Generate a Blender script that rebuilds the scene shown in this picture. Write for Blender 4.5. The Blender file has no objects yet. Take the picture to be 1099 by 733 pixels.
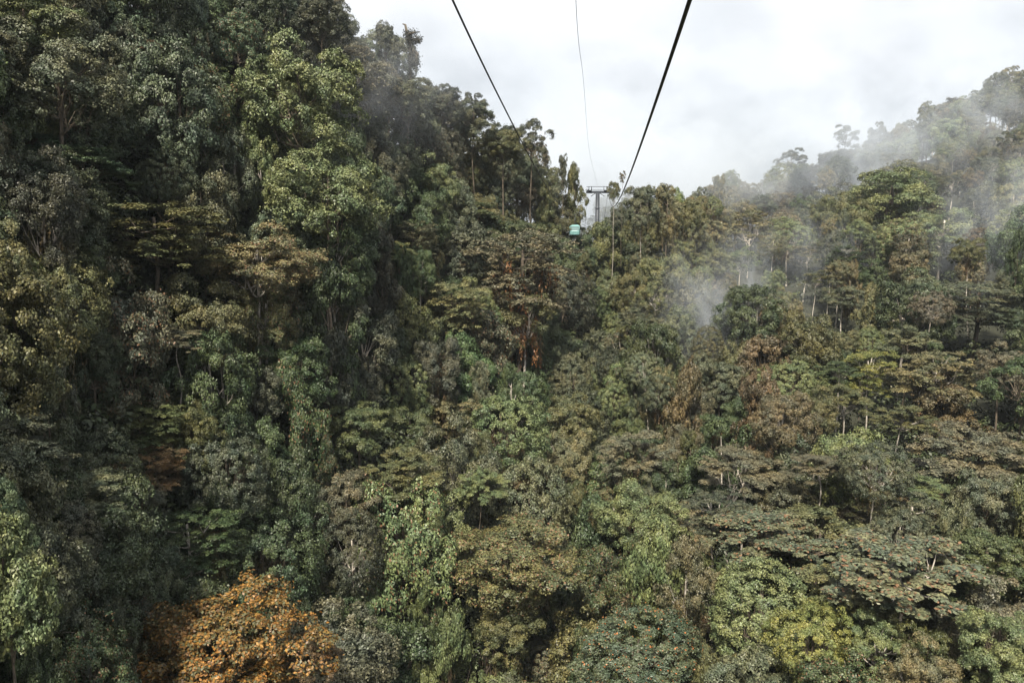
import bpy, bmesh, math, random
import numpy as np
from mathutils import Vector, Matrix, Euler

# ------------------------------------------------------------------ camera, sky, sun, exposure
SC = bpy.context.scene
COL = SC.collection
PITCH = math.radians(9.0)
FPX, CX, CY = 862.0, 549.5, 366.5

cam_d = bpy.data.cameras.new('camera')
cam_d.sensor_width = 36.0
cam_d.lens = 36.0 * FPX / 1099.0
cam_d.clip_start = 0.1
cam_d.clip_end = 6000
cam = bpy.data.objects.new('camera', cam_d)
COL.objects.link(cam)
cam.location = (0, 0, 0)
cam.rotation_euler = (math.pi / 2 - PITCH, 0, 0)
SC.camera = cam

SUN_EL, SUN_AZ = math.radians(53), math.radians(195)      # azimuth clockwise from +Y: behind the camera to the right
w = bpy.data.worlds.new("World")
SC.world = w
w.use_nodes = True
nt = w.node_tree
for n in list(nt.nodes):
    nt.nodes.remove(n)
N = nt.nodes.new
sky = N('ShaderNodeTexSky'); sky.sky_type = 'NISHITA'; sky.sun_disc = False
sky.sun_elevation = SUN_EL; sky.sun_rotation = SUN_AZ
sky.altitude = 1500; sky.air_density = 1.0; sky.dust_density = 3.0
bg1 = N('ShaderNodeBackground'); bg1.inputs['Strength'].default_value = 0.08
nt.links.new(sky.outputs[0], bg1.inputs['Color'])
tc = N('ShaderNodeTexCoord')
mp = N('ShaderNodeMapping'); mp.inputs['Scale'].default_value = (1.0, 1.0, 1.5)
nz = N('ShaderNodeTexNoise'); nz.inputs['Scale'].default_value = 3.0; nz.inputs['Detail'].default_value = 6; nz.inputs['Roughness'].default_value = 0.52
nt.links.new(tc.outputs['Generated'], mp.inputs['Vector']); nt.links.new(mp.outputs[0], nz.inputs['Vector'])
cr = N('ShaderNodeValToRGB')
cr.color_ramp.elements[0].position = 0.36; cr.color_ramp.elements[0].color = (0.79, 0.815, 0.84, 1)
cr.color_ramp.elements[1].position = 0.56; cr.color_ramp.elements[1].color = (.96, .97, .985, 1)
nt.links.new(nz.outputs['Fac'], cr.inputs['Fac'])
# clouds get greyer and mistier low down, where the bank lies in the pass
sep = N('ShaderNodeSeparateXYZ'); nt.links.new(tc.outputs['Generated'], sep.inputs[0])
mr = N('ShaderNodeMapRange'); mr.inputs['From Min'].default_value = -0.02; mr.inputs['From Max'].default_value = 0.27
mr.inputs['To Min'].default_value = 0.0; mr.inputs['To Max'].default_value = 1.0
nt.links.new(sep.outputs['Z'], mr.inputs['Value'])
nz2 = N('ShaderNodeTexNoise'); nz2.inputs['Scale'].default_value = 9; nz2.inputs['Detail'].default_value = 5
nt.links.new(mp.outputs[0], nz2.inputs['Vector'])
cr2 = N('ShaderNodeValToRGB')
cr2.color_ramp.elements[0].position = 0.36; cr2.color_ramp.elements[0].color = (0.22, 0.26, 0.31, 1)
cr2.color_ramp.elements[1].position = 0.60; cr2.color_ramp.elements[1].color = (0.66, 0.70, 0.745, 1)
nt.links.new(nz2.outputs['Fac'], cr2.inputs['Fac'])
mixc = N('ShaderNodeMix'); mixc.data_type = 'RGBA'
nt.links.new(mr.outputs[0], mixc.inputs['Factor']); nt.links.new(cr2.outputs[0], mixc.inputs['A']); nt.links.new(cr.outputs[0], mixc.inputs['B'])
bg2 = N('ShaderNodeBackground'); bg2.inputs['Strength'].default_value = 0.66
nt.links.new(mixc.outputs['Result'], bg2.inputs['Color'])
mx = N('ShaderNodeMixShader'); mx.inputs[0].default_value = 0.93
nt.links.new(bg1.outputs[0], mx.inputs[1]); nt.links.new(bg2.outputs[0], mx.inputs[2])
wo = N('ShaderNodeOutputWorld'); nt.links.new(mx.outputs[0], wo.inputs['Surface'])

sun_d = bpy.data.lights.new('sun', 'SUN')
sun_d.energy = 5.0
sun_d.angle = math.radians(5.0)
sun_d.color = (1.0, 0.92, 0.78)
sun = bpy.data.objects.new('sun', sun_d)
COL.objects.link(sun)
sv = Vector((math.sin(SUN_AZ) * math.cos(SUN_EL), math.cos(SUN_AZ) * math.cos(SUN_EL), math.sin(SUN_EL)))
sun.rotation_euler = (-sv).to_track_quat('-Z', 'Y').to_euler()
sun.location = sv * 300

SC.view_settings.view_transform = 'Standard'
SC.view_settings.look = 'None'
SC.view_settings.gamma = 1
SC.view_settings.exposure = 0.92
SC.view_settings.use_curve_mapping = False
SC.cycles.max_bounces = 5
SC.cycles.diffuse_bounces = 2
SC.cycles.glossy_bounces = 1
SC.cycles.transmission_bounces = 2
SC.cycles.volume_bounces = 2
SC.cycles.transparent_max_bounces = 4
SC.cycles.volume_step_rate = 2.0
SC.cycles.volume_max_steps = 64

# ------------------------------------------------------------------ helpers
rng = np.random.default_rng(11)


def ray(px, py):
    xc, yc = (px - CX) / FPX, (CY - py) / FPX
    Y = math.cos(PITCH) + yc * math.sin(PITCH)
    Z = -math.sin(PITCH) + yc * math.cos(PITCH)
    return xc / Y, Z / Y                                   # x per metre of depth, z per metre of depth


def at(px, py, d):
    u, v = ray(px, py)
    return np.array((u * d, d, v * d))


def to_px(p):
    x, y, z = p
    yf = y * math.cos(PITCH) - z * math.sin(PITCH)
    zu = y * math.sin(PITCH) + z * math.cos(PITCH)
    return CX + FPX * x / yf, CY - FPX * zu / yf


def tag(o, label=None, cat=None, group=None, kind=None):
    if label: o['label'] = label
    if cat: o['category'] = cat
    if group: o['group'] = group
    if kind: o['kind'] = kind
    return o


def empty(name, loc):
    o = bpy.data.objects.new(name, None)
    o.empty_display_size = 0.5
    COL.objects.link(o)
    o.location = loc
    return o


def mesh_obj(name, me, mat, parent=None):
    if mat is not None and not me.materials:
        me.materials.append(mat)
    o = bpy.data.objects.new(name, me)
    COL.objects.link(o)
    o.parent = parent
    return o


class MB:
    """collects boxes, tubes and lathes into ONE mesh"""
    def __init__(s): s.bm = bmesh.new()

    def box(s, c, size, rot=None):
        M = Matrix.Translation(c)
        if rot: M = M @ Euler(rot).to_matrix().to_4x4()
        r = bmesh.ops.create_cube(s.bm, size=1.0, matrix=M @ Matrix.Diagonal((*size, 1)))
        return r['verts']

    def tube(s, pts, rads, n=8, cap=True):
        pts = [Vector(p) for p in pts]
        rings = []
        for i, p in enumerate(pts):
            t = (pts[min(i + 1, len(pts) - 1)] - pts[max(i - 1, 0)]).normalized()
            a = t.cross(Vector((0, 1, 0.03)) if abs(t.y) < 0.9 else Vector((0, 0.03, 1))).normalized()
            b = t.cross(a)
            r = rads[i] if hasattr(rads, '__len__') else rads
            rings.append([s.bm.verts.new(p + a * (math.cos(k * 2 * math.pi / n) * r) + b * (math.sin(k * 2 * math.pi / n) * r)) for k in range(n)])
        for i in range(len(rings) - 1):
            for k in range(n):
                f = s.bm.faces.new((rings[i][k], rings[i][(k + 1) % n], rings[i + 1][(k + 1) % n], rings[i + 1][k]))
                f.smooth = True
        if cap:
            s.bm.faces.new(rings[0][::-1]); s.bm.faces.new(rings[-1])

    def mesh(s, name, bevel=0):
        if bevel:
            bmesh.ops.bevel(s.bm, geom=list(s.bm.edges), offset=bevel, segments=2, affect='EDGES', profile=0.7)
        bmesh.ops.recalc_face_normals(s.bm, faces=list(s.bm.faces))
        me = bpy.data.meshes.new(name)
        s.bm.to_mesh(me); s.bm.free()
        return me

    def build(s, name, mat, parent=None, bevel=0):
        return mesh_obj(name, s.mesh(name, bevel), mat, parent)


def unit(a):
    return a / np.maximum(np.linalg.norm(a, axis=-1, keepdims=True), 1e-9)


def leaf_mesh(name, c, nrm, L, W, g, droop=None):
    """one folded diamond leaf per centre; c, nrm (N,3), L, W (N,)"""
    n = len(c)
    t = g.normal(size=(n, 3))
    if droop is not None:
        t = t * 0.45 + droop
    t = unit(t - nrm * np.sum(t * nrm, 1, keepdims=True))
    b = np.cross(nrm, t)
    L = L[:, None]; W = W[:, None]
    v = np.empty((n, 4, 3), np.float32)
    v[:, 0] = c - t * L * .5 - nrm * L * .10
    v[:, 1] = c + b * W * .5 + nrm * L * .06
    v[:, 2] = c + t * L * .5 - nrm * L * .14
    v[:, 3] = c - b * W * .5 + nrm * L * .06
    me = bpy.data.meshes.new(name)
    me.vertices.add(4 * n); me.loops.add(4 * n); me.polygons.add(n)
    me.vertices.foreach_set('co', v.reshape(-1))
    me.loops.foreach_set('vertex_index', np.arange(4 * n, dtype=np.int32))
    me.polygons.foreach_set('loop_start', np.arange(0, 4 * n, 4, dtype=np.int32))
    me.update(calc_edges=True)
    return me


# ------------------------------------------------------------------ materials
def new_mat(name):
    m = bpy.data.materials.new(name); m.use_nodes = True
    b = m.node_tree.nodes['Principled BSDF']
    return m, m.node_tree, b


def leaf_mat(name, speck=None, speck_at=0.9, vary=0.55):
    m, t, b = new_mat(name)
    oi = t.nodes.new('ShaderNodeObjectInfo')
    ge = t.nodes.new('ShaderNodeNewGeometry')
    hs = t.nodes.new('ShaderNodeHueSaturation')
    t.links.new(oi.outputs['Color'], hs.inputs['Color'])
    v = t.nodes.new('ShaderNodeMapRange')
    v.inputs['To Min'].default_value = 1 - vary; v.inputs['To Max'].default_value = 1 + vary
    t.links.new(ge.outputs['Random Per Island'], v.inputs['Value'])
    t.links.new(v.outputs[0], hs.inputs['Value'])
    # scrambled second random for hue
    m1 = t.nodes.new('ShaderNodeMath'); m1.operation = 'MULTIPLY'; m1.inputs[1].default_value = 37.7
    m2 = t.nodes.new('ShaderNodeMath'); m2.operation = 'FRACT'
    t.links.new(ge.outputs['Random Per Island'], m1.inputs[0]); t.links.new(m1.outputs[0], m2.inputs[0])
    h = t.nodes.new('ShaderNodeMapRange'); h.inputs['To Min'].default_value = 0.485; h.inputs['To Max'].default_value = 0.515
    t.links.new(m2.outputs[0], h.inputs['Value']); t.links.new(h.outputs[0], hs.inputs['Hue'])
    # branch-sized patches of older and younger leaves
    tcn = t.nodes.new('ShaderNodeTexCoord')
    nn = t.nodes.new('ShaderNodeTexNoise'); nn.inputs['Scale'].default_value = 2.2; nn.inputs['Detail'].default_value = 2
    t.links.new(tcn.outputs['Object'], nn.inputs['Vector'])
    pm = t.nodes.new('ShaderNodeMix'); pm.data_type = 'RGBA'; pm.blend_type = 'MULTIPLY'
    rp = t.nodes.new('ShaderNodeValToRGB')
    rp.color_ramp.elements[0].position = .36; rp.color_ramp.elements[0].color = (.70, .80, .78, 1)
    rp.color_ramp.elements[1].position = .64; rp.color_ramp.elements[1].color = (1.22, 1.10, .88, 1)
    t.links.new(nn.outputs['Fac'], rp.inputs['Fac'])
    pm.inputs['Factor'].default_value = 1
    t.links.new(hs.outputs[0], pm.inputs['A']); t.links.new(rp.outputs[0], pm.inputs['B'])
    out = pm.outputs['Result']
    if speck:
        gt = t.nodes.new('ShaderNodeMath'); gt.operation = 'GREATER_THAN'; gt.inputs[1].default_value = speck_at
        t.links.new(m2.outputs[0], gt.inputs[0])
        mm = t.nodes.new('ShaderNodeMix'); mm.data_type = 'RGBA'
        t.links.new(gt.outputs[0], mm.inputs['Factor']); t.links.new(out, mm.inputs['A']); mm.inputs['B'].default_value = (*speck, 1)
        out = mm.outputs['Result']
    t.links.new(out, b.inputs['Base Color'])
    b.inputs['Roughness'].default_value = 0.50
    b.inputs['Specular IOR Level'].default_value = 0.42
    return m


def bark_mat(name, c1, c2, moss):
    m, t, b = new_mat(name)
    tcn = t.nodes.new('ShaderNodeTexCoord')
    mpn = t.nodes.new('ShaderNodeMapping'); mpn.inputs['Scale'].default_value = (6, 6, 1.6)
    n1 = t.nodes.new('ShaderNodeTexNoise'); n1.inputs['Scale'].default_value = 3; n1.inputs['Detail'].default_value = 5
    t.links.new(tcn.outputs['Object'], mpn.inputs[0]); t.links.new(mpn.outputs[0], n1.inputs['Vector'])
    r = t.nodes.new('ShaderNodeValToRGB')
    r.color_ramp.elements[0].position = .36; r.color_ramp.elements[0].color = (*c1, 1)
    r.color_ramp.elements[1].position = .55; r.color_ramp.elements[1].color = (*c2, 1)
    e = r.color_ramp.elements.new(.68); e.color = (*moss, 1)
    t.links.new(n1.outputs['Fac'], r.inputs[0]); t.links.new(r.outputs[0], b.inputs['Base Color'])
    b.inputs['Roughness'].default_value = .85
    return m


def plain_mat(name, c, rough=.5, metal=0.0, noise=0.25):
    m, t, b = new_mat(name)
    n1 = t.nodes.new('ShaderNodeTexNoise'); n1.inputs['Scale'].default_value = 4; n1.inputs['Detail'].default_value = 6
    tcn = t.nodes.new('ShaderNodeTexCoord'); t.links.new(tcn.outputs['Object'], n1.inputs['Vector'])
    r = t.nodes.new('ShaderNodeValToRGB')
    r.color_ramp.elements[0].position = .3; r.color_ramp.elements[0].color = (*[x * (1 - noise) for x in c], 1)
    r.color_ramp.elements[1].position = .7; r.color_ramp.elements[1].color = (*[x * (1 + noise) for x in c], 1)
    t.links.new(n1.outputs['Fac'], r.inputs[0]); t.links.new(r.outputs[0], b.inputs['Base Color'])
    b.inputs['Roughness'].default_value = rough; b.inputs['Metallic'].default_value = metal
    return m


M_LEAF = leaf_mat('leaf')
M_LEAF_SPECK = leaf_mat('leaf_with_rusty_tips', (.17, .095, .05), .90)
M_LEAF_MIXED = leaf_mat('leaf_turning_colour', (.085, .080, .035), .70)
M_LEAF_FLOWER = leaf_mat('leaf_with_orange_flowers', (.34, .12, .035), .965, .35)
M_MOSS = leaf_mat('hanging_moss', None, .9, .6)
M_BARK_PALE = bark_mat('pale_bark', (.30, .26, .21), (.50, .46, .41), (.10, .07, .04))
M_BARK_BROWN = bark_mat('brown_bark', (.05, .042, .032), (.13, .10, .072), (.05, .055, .028))
M_STEEL = plain_mat('galvanised_steel', (.045, .052, .064), .5, .3)
M_CABLE = plain_mat('steel_rope', (.035, .035, .04), .55, .5)
M_TEAL = plain_mat('teal_paint', (.17, .33, .33), .4)
M_DARK = plain_mat('dark_rubber', (.03, .03, .035), .6)
mg, tg, bg_ = new_mat('cabin_glass')
bg_.inputs['Base Color'].default_value = (.15, .23, .235, 1); bg_.inputs['Roughness'].default_value = .08
bg_.inputs['Specular IOR Level'].default_value = .8
M_GLASS = mg
M_WIRE = plain_mat('pale_wire', (.20, .21, .23), .6)

TINT = {
    'pale green': (.115, .150, .062), 'grey-green': (.090, .105, .066), 'blue-green': (.060, .090, .056),
    'dark green': (.036, .056, .026), 'deep green': (.050, .082, .034), 'olive': (.098, .104, .042),
    'khaki': (.140, .130, .066), 'brownish': (.112, .088, .048), 'yellow-green': (.150, .165, .036),
    'rust-brown': (.105, .066, .034), 'fresh green': (.075, .100, .040), 'orange': (.185, .102, .026),
    'grey-brown': (.112, .104, .070), 'pinkish grey': (.125, .120, .082), 'dusky green': (.058, .068, .046),
}

# ------------------------------------------------------------------ terrain: canopy height field through control points
CP = [(60, 733, 36), (0, 600, 37), (0, 500, 40), (0, 366, 48), (0, 200, 56), (0, 60, 66), (0, -80, 76), (150, -80, 96), (300, -50, 114),
      (150, 733, 50), (150, 500, 58), (150, 300, 68), (150, 150, 76), (150, 10, 86),
      (300, 733, 60), (300, 550, 66), (300, 400, 76), (300, 250, 87), (300, 120, 96), (300, 10, 106),
      (400, 733, 65), (400, 550, 76), (400, 400, 90), (400, 250, 108), (400, 130, 122), (410, 62, 132),
      (500, 733, 67), (500, 550, 82), (500, 400, 105), (500, 280, 130), (500, 190, 144), (495, 135, 152),
      (560, 733, 67), (560, 550, 90), (560, 400, 118), (560, 300, 140), (560, 220, 156), (565, 172, 163),
      (640, 733, 64), (640, 600, 84), (640, 480, 108), (640, 380, 135), (640, 300, 160), (640, 266, 180), (605, 210, 176),
      (700, 733, 60), (700, 550, 88), (700, 420, 118), (700, 330, 145), (700, 280, 166), (725, 232, 190),
      (800, 733, 55), (800, 620, 66), (800, 500, 88), (800, 400, 120), (800, 320, 160), (800, 250, 215), (785, 208, 270),
      (900, 733, 52), (900, 600, 66), (900, 480, 90), (900, 380, 125), (900, 300, 165), (900, 230, 230), (900, 175, 295),
      (1000, 733, 50), (1000, 600, 64), (1000, 480, 88), (1000, 380, 120), (1000, 300, 155), (1000, 210, 225), (1000, 128, 305),
      (1099, 733, 47), (1099, 600, 60), (1099, 450, 88), (1099, 350, 118), (1099, 250, 165), (1099, 170, 230), (1099, 95, 300)]
pts = [at(*c) for c in CP]
pts += [np.array(p, float) for p in [(0, 20, -58), (60, 20, -48), (-70, 10, 25), (0, -60, -62), (-90, -60, 45), (90, -60, -35), (150, 60, 5),
                                     (-120, 90, 85), (220, 160, 40), (30, 35, -50)]]
P = np.array(pts)
XY, ZZ = P[:, :2] / 100.0, P[:, 2]


def _phi(r2):
    return np.where(r2 > 1e-12, 0.5 * r2 * np.log(np.maximum(r2, 1e-12)), 0)


K = _phi(((XY[:, None] - XY[None]) ** 2).sum(-1)) + np.eye(len(XY)) * 0.004
Q = np.c_[np.ones(len(XY)), XY]
A = np.block([[K, Q], [Q.T, np.zeros((3, 3))]])
SOL = np.linalg.solve(A, np.r_[ZZ, 0, 0, 0])

SKY = [(-0.9, 82, .45), (-.64, 88, .39), (-.40, 106, .34), (-.30, 113, .295), (-.245, 116, .25), (-.155, 134, .200), (-.07, 153, .125), (.02, 164, .082), (.065, 176, .045),
       (.108, 186, -.028), (.17, 195, .004), (.21, 205, .008), (.285, 275, .026), (.41, 300, .065), (.53, 308, .122), (.64, 304, .155), (.9, 300, .2)]
SKY = np.array(SKY)
CREASE = np.array([at(*c)[:2] for c in [(600, 733, 60), (600, 650, 76), (618, 560, 92), (625, 470, 110), (630, 380, 135), (645, 300, 160), (648, 262, 185)]])


def canopy(x, y):
    x = np.asarray(x, float); y = np.asarray(y, float)
    sh = x.shape
    q = np.c_[x.ravel(), y.ravel()] / 100.0
    out = np.empty(len(q))
    for i in range(0, len(q), 4000):
        s = q[i:i + 4000]
        out[i:i + 4000] = _phi(((s[:, None] - XY[None]) ** 2).sum(-1)) @ SOL[:len(XY)] + SOL[-3] + s @ SOL[-2:]
    z = out.reshape(sh)
    # spurs and gullies of the slope, and the deep crease running up the valley to the pass
    z = z + 1.7 * np.sin(x / 7.3 + 1.3 * np.sin(y / 17.0)) * np.cos(y / 11.0 + 1.1 * np.sin(x / 13.0)) + 1.2 * np.sin(x / 4.1 + y / 9.0 + 2.0)
    ln = np.interp(y, CREASE[:, 1], CREASE[:, 0])
    z = z - 6.5 * np.exp(-((x - ln) / 5.5) ** 2) * np.clip((y - 45) / 20, 0, 1) * np.clip((178 - y) / 20, 0, 1)
    yy = np.maximum(y, 1.0)
    u = x / yy
    ys = np.interp(u, SKY[:, 0], SKY[:, 1]); vs = np.interp(u, SKY[:, 0], SKY[:, 2])
    over = np.maximum(y - ys, 0)
    back = vs * ys - 0.42 * over + 0.00045 * over ** 2
    back = np.minimum(back, vs * ys)
    z = np.where((y > ys), np.minimum(z, back), z)
    z = np.where(y > 40, np.minimum(z, np.interp(u, SKY[:, 0], SKY[:, 2]) * yy + 0.0 * y), z)
    hill = 7.0 - ((x - 40) / 60.0) ** 2 * 22 - ((y - 335) / 70.0) ** 2 * 22      # hill behind the tower
    z = np.where(y > 232, np.maximum(z, hill), z)
    return np.clip(z, -80, 110)


# ground sheet
gx = np.concatenate([np.linspace(-1300, -260, 14), np.linspace(-240, 360, 121), np.linspace(380, 1300, 12)])
gy = np.concatenate([np.linspace(-700, -90, 8), np.linspace(-80, 500, 117), np.linspace(530, 1500, 14)])
GX, GY = np.meshgrid(gx, gy, indexing='ij')
cxx, cyy = np.clip(GX, -200, 330), np.clip(GY, -80, 480)
GZ = canopy(cxx, cyy) - 13.0
me = bpy.data.meshes.new('ground')
nx, ny = GX.shape
vv = np.stack([GX, GY, GZ], -1).reshape(-1, 3)
ii = np.arange(nx * ny).reshape(nx, ny)
ff = np.stack([ii[:-1, :-1], ii[1:, :-1], ii[1:, 1:], ii[:-1, 1:]], -1).reshape(-1, 4)
me.from_pydata(vv.tolist(), [], ff.tolist())
me.update()
for p_ in me.polygons: p_.use_smooth = True
M_SOIL = plain_mat('forest_soil', (.022, .024, .013), .95, 0, .5)
ground = mesh_obj('ground', me, M_SOIL)
tag(ground, 'dark leaf-littered forest floor of the steep valley under the trees', 'ground', None, 'structure')


def ground_z(x, y):
    return float(canopy(np.array([x]), np.array([y]))[0]) - 13.0


# ------------------------------------------------------------------ tree prototypes
def fib(n, g, zmin=-0.3):
    k = np.arange(n) + g.random()
    z = 1 - (1 - zmin) * (k + .5) / n
    a = k * 2.39996
    r = np.sqrt(np.maximum(1 - z * z, 0))
    return np.stack([np.cos(a) * r, np.sin(a) * r, z], 1)


def ball(n, g):
    return unit(g.normal(size=(n, 3)))


def crown_proto(kind, seed, leafsize=.05):
    """returns (crown mesh, lobe centres) in a unit box: x, y, z in -1..1"""
    g = np.random.default_rng(seed)
    sub_c, sub_r, sub_out, lobes = [], [], [], []
    flat, upb, nl = 1.0, .45, 60
    droop = None
    if kind in ('broadleaf', 'open', 'bigleaf'):
        nlob = {'broadleaf': 34, 'open': 16, 'bigleaf': 42}[kind]
        d = fib(nlob, g, -.8) + g.normal(size=(nlob, 3)) * .22
        d = unit(d)
        rad = g.uniform(.36 if kind != 'open' else .5, .86, nlob)
        lobes = d * rad[:, None]
        for c, dd in zip(lobes, d):
            lr = g.uniform(.20, .36) * (0.72 if kind == 'open' else 1)
            ns = int(g.integers(9, 16))
            s = unit(ball(ns, g) + dd * .45 + np.array([0, 0, .55]))
            sub_c.append(c + s * lr * g.uniform(.55, 1.0, (ns, 1)) * np.array([1.1, 1.1, .9])); sub_r.append(g.uniform(.07, .135, ns)); sub_out.append(s)
        nl = 112 if kind != 'bigleaf' else 60
        flat = 1.0; upb = .28
    elif kind == 'layered':
        nlob = 17
        for k in range(nlob):
            zz = -.85 + 1.7 * (k + g.uniform(0, 1)) / nlob
            env = math.sqrt(max(.15, 1 - (zz * .85) ** 2)) * g.uniform(.35, .8)
            a = k * 2.4 + g.uniform(-.5, .5)
            c = np.array([math.cos(a) * env, math.sin(a) * env, zz])
            lobes.append(c)
            R = g.uniform(.30, .46)
            ns = 17
            aa = g.uniform(0, 2 * math.pi, ns); rr = np.sqrt(g.random(ns)) * R
            out = np.stack([np.cos(aa), np.sin(aa), np.zeros(ns)], 1)
            sub_c.append(c + out * rr[:, None] + np.stack([0 * rr, 0 * rr, -.35 * rr ** 2 / R + g.normal(size=ns) * .07], 1))
            sub_r.append(g.uniform(.08, .13, ns)); sub_out.append(out * .3 + np.array([0, 0, 1.0]))
        lobes = np.array(lobes); flat = .8; upb = .7; nl = 104
    elif kind in ('umbrella', 'wideleaf'):
        nlob = 30
        k = np.arange(nlob)
        rr = np.sqrt((k + .4) / nlob) * .88; a = k * 2.4 + g.normal(size=nlob) * .35
        zz = .50 - .95 * rr ** 2 + g.normal(size=nlob) * .24
        lobes = np.stack([rr * np.cos(a), rr * np.sin(a), zz], 1)
        for c in lobes:
            ns = int(g.integers(7, 13)); R = g.uniform(.15, .26)
            aa = g.uniform(0, 2 * math.pi, ns); r2 = np.sqrt(g.random(ns)) * R
            out = np.stack([np.cos(aa), np.sin(aa), np.zeros(ns)], 1)
            sub_c.append(c + out * r2[:, None] + np.stack([0 * r2, 0 * r2, g.normal(size=ns) * .06], 1))
            sub_r.append(g.uniform(.07, .115, ns)); sub_out.append(out * .4 + np.array([0, 0, 1.0]))
        flat = .85; upb = .55; nl = 118 if kind == 'umbrella' else 62
    elif kind == 'dome':
        n = 380
        d = unit(fib(n, g, -.75) + g.normal(size=(n, 3)) * .09)
        ph = g.uniform(0, 6, 6); ev = .4 if seed == 11 else 1.0
        bump = 1 + ev * .14 * np.sin(3.1 * d[:, 0] + ph[0] + 2 * d[:, 2]) + .09 * np.sin(4.3 * d[:, 1] + ph[1]) + .06 * np.sin(7 * d[:, 0] * d[:, 1] + ph[2]) + g.normal(size=n) * .085 * ev
        c = d * (.86 * bump)[:, None]
        c[:, 2] = np.where(c[:, 2] < 0, c[:, 2] * .9, c[:, 2])
        sub_c.append(c); sub_r.append(g.uniform(.07, .12, n)); sub_out.append(d)
        lobes = (d * .6)[::16]
        flat = .9; upb = .3; nl = 100
    elif kind == 'column':
        nlob = 26
        for k in range(nlob):
            zz = -.9 + 1.8 * k / nlob
            env = (.62 + .25 * math.sin(zz * 5 + seed)) * (1 if zz < .4 else max(.25, 1.45 - zz * 1.1)) * g.uniform(.4, 1)
            a = g.uniform(0, 6.28)
            c = np.array([math.cos(a) * env, math.sin(a) * env, zz]); lobes.append(c)
            ns = int(g.integers(10, 16))
            s = unit(ball(ns, g) + np.array([0, 0, .2]))
            sub_c.append(c + s * np.array([.28, .28, .17]) * g.uniform(.6, 1, (ns, 1))); sub_r.append(g.uniform(.075, .14, ns)); sub_out.append(s)
        lobes = np.array(lobes); flat = 1.0; upb = .3; nl = 96
        droop = np.array([0, 0, -.35])
    sc, sr, so = np.concatenate(sub_c), np.concatenate(sub_r), np.concatenate(sub_out)
    n = len(sc)
    so = unit(so)
    C, NR, L = [], [], []
    idx = np.repeat(np.arange(n), nl)
    b = unit(ball(len(idx), g) + so[idx] * .75 + np.array([0, 0, .25]))
    rr = sr[idx][:, None] * np.cbrt(g.uniform(.25, 1.1, (len(idx), 1)))
    C = sc[idx] + b * rr * np.array([1.15, 1.15, flat])
    NR = unit(b * .75 + so[idx] * .35 + np.array([0, 0, upb]) + g.normal(size=C.shape) * .5)
    # stray twigs of leaves outside the outline
    ns = int(.05 * len(C))
    pick = g.integers(0, len(C), ns)
    C[pick] += unit(C[pick]) * g.uniform(.0, .12, (ns, 1))
    L = leafsize * g.uniform(.65, 1.35, len(C))
    me = leaf_mesh('crown_' + kind, C, NR, L, L * g.uniform(.45, .62, len(C)), g, droop)
    return me, np.asarray(lobes)


def trunk_proto(kind, lobes, seed, r0=.075, fork=-.75, low=-4.2):
    """stem from far below the crown, forking into limbs that reach the lobes"""
    g = np.random.default_rng(seed + 500)
    m = MB()
    ph = g.uniform(0, 6, 2)
    def stem(z): return Vector((.045 * math.sin(z * 1.4 + ph[0]) * min(1, abs(z + .2)), .045 * math.sin(z * 1.1 + ph[1]) * min(1, abs(z + .2)), z))
    top = .45 if kind in ('dome', 'broadleaf', 'column', 'layered', 'bigleaf') else -.1
    if kind in ('umbrella', 'wideleaf'): top = .1
    zs = np.linspace(low, top, 16 if low > -5 else 36)
    m.tube([stem(z) for z in zs], [r0 * (1.25 - .75 * (z - low) / (top - low)) for z in zs], 8)
    pick = list(range(len(lobes))); g.shuffle(pick)
    for k in pick[:13 if kind != 'bigleaf' else 6]:
        e = Vector(lobes[k]) * .96
        z0 = fork + g.uniform(-.15, .55) if kind not in ('column', 'layered') else max(-.95, e.z - g.uniform(.25, .5))
        z0 = min(z0, top - .05)
        s = stem(z0)
        mid = s.lerp(e, .45) + Vector((g.normal() * .05, g.normal() * .05, -.10 + .05 * g.normal()))
        q1 = s.lerp(mid, .5) + Vector((0, 0, -.02)); q2 = mid.lerp(e, .5) + Vector((g.normal() * .03, g.normal() * .03, .03))
        ra = r0 * .55
        m.tube([s, q1, mid, q2, e], [ra, ra * .8, ra * .62, ra * .4, ra * .15], 6, False)
        for _ in range(2):
            j = int(g.integers(0, len(lobes)))
            e2 = e.lerp(Vector(lobes[j]), .3) + Vector((g.normal() * .12, g.normal() * .12, .06))
            m.tube([mid, mid.lerp(e2, .5) + Vector((0, 0, -.03)), e2], [ra * .45, ra * .3, ra * .08], 5, False)
    return m.mesh('trunk_' + kind)


def moss_proto(seed):
    """curtains of hanging moss and dead fronds round the stem under the crown"""
    g = np.random.default_rng(seed + 900)
    C = []
    for _ in range(26):
        a = g.uniform(0, 6.28); r = g.uniform(.06, .62); z1 = g.uniform(-.5, .35); ln = g.uniform(.25, .95)
        k = int(60 * ln) + 12
        t = g.random(k)
        s = .045 * (1 - .5 * t)
        C.append(np.stack([math.cos(a) * r + g.normal(size=k) * s, math.sin(a) * r + g.normal(size=k) * s, z1 - t * ln], 1))
    C = np.concatenate(C); n = len(C)
    nr = unit(g.normal(size=(n, 3)) * np.array([1, 1, .3]))
    return leaf_mesh('hanging_moss', C, nr, g.uniform(.05, .11, n), g.uniform(.016, .034, n), g, np.array([0, 0, -1.0]))


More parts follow.
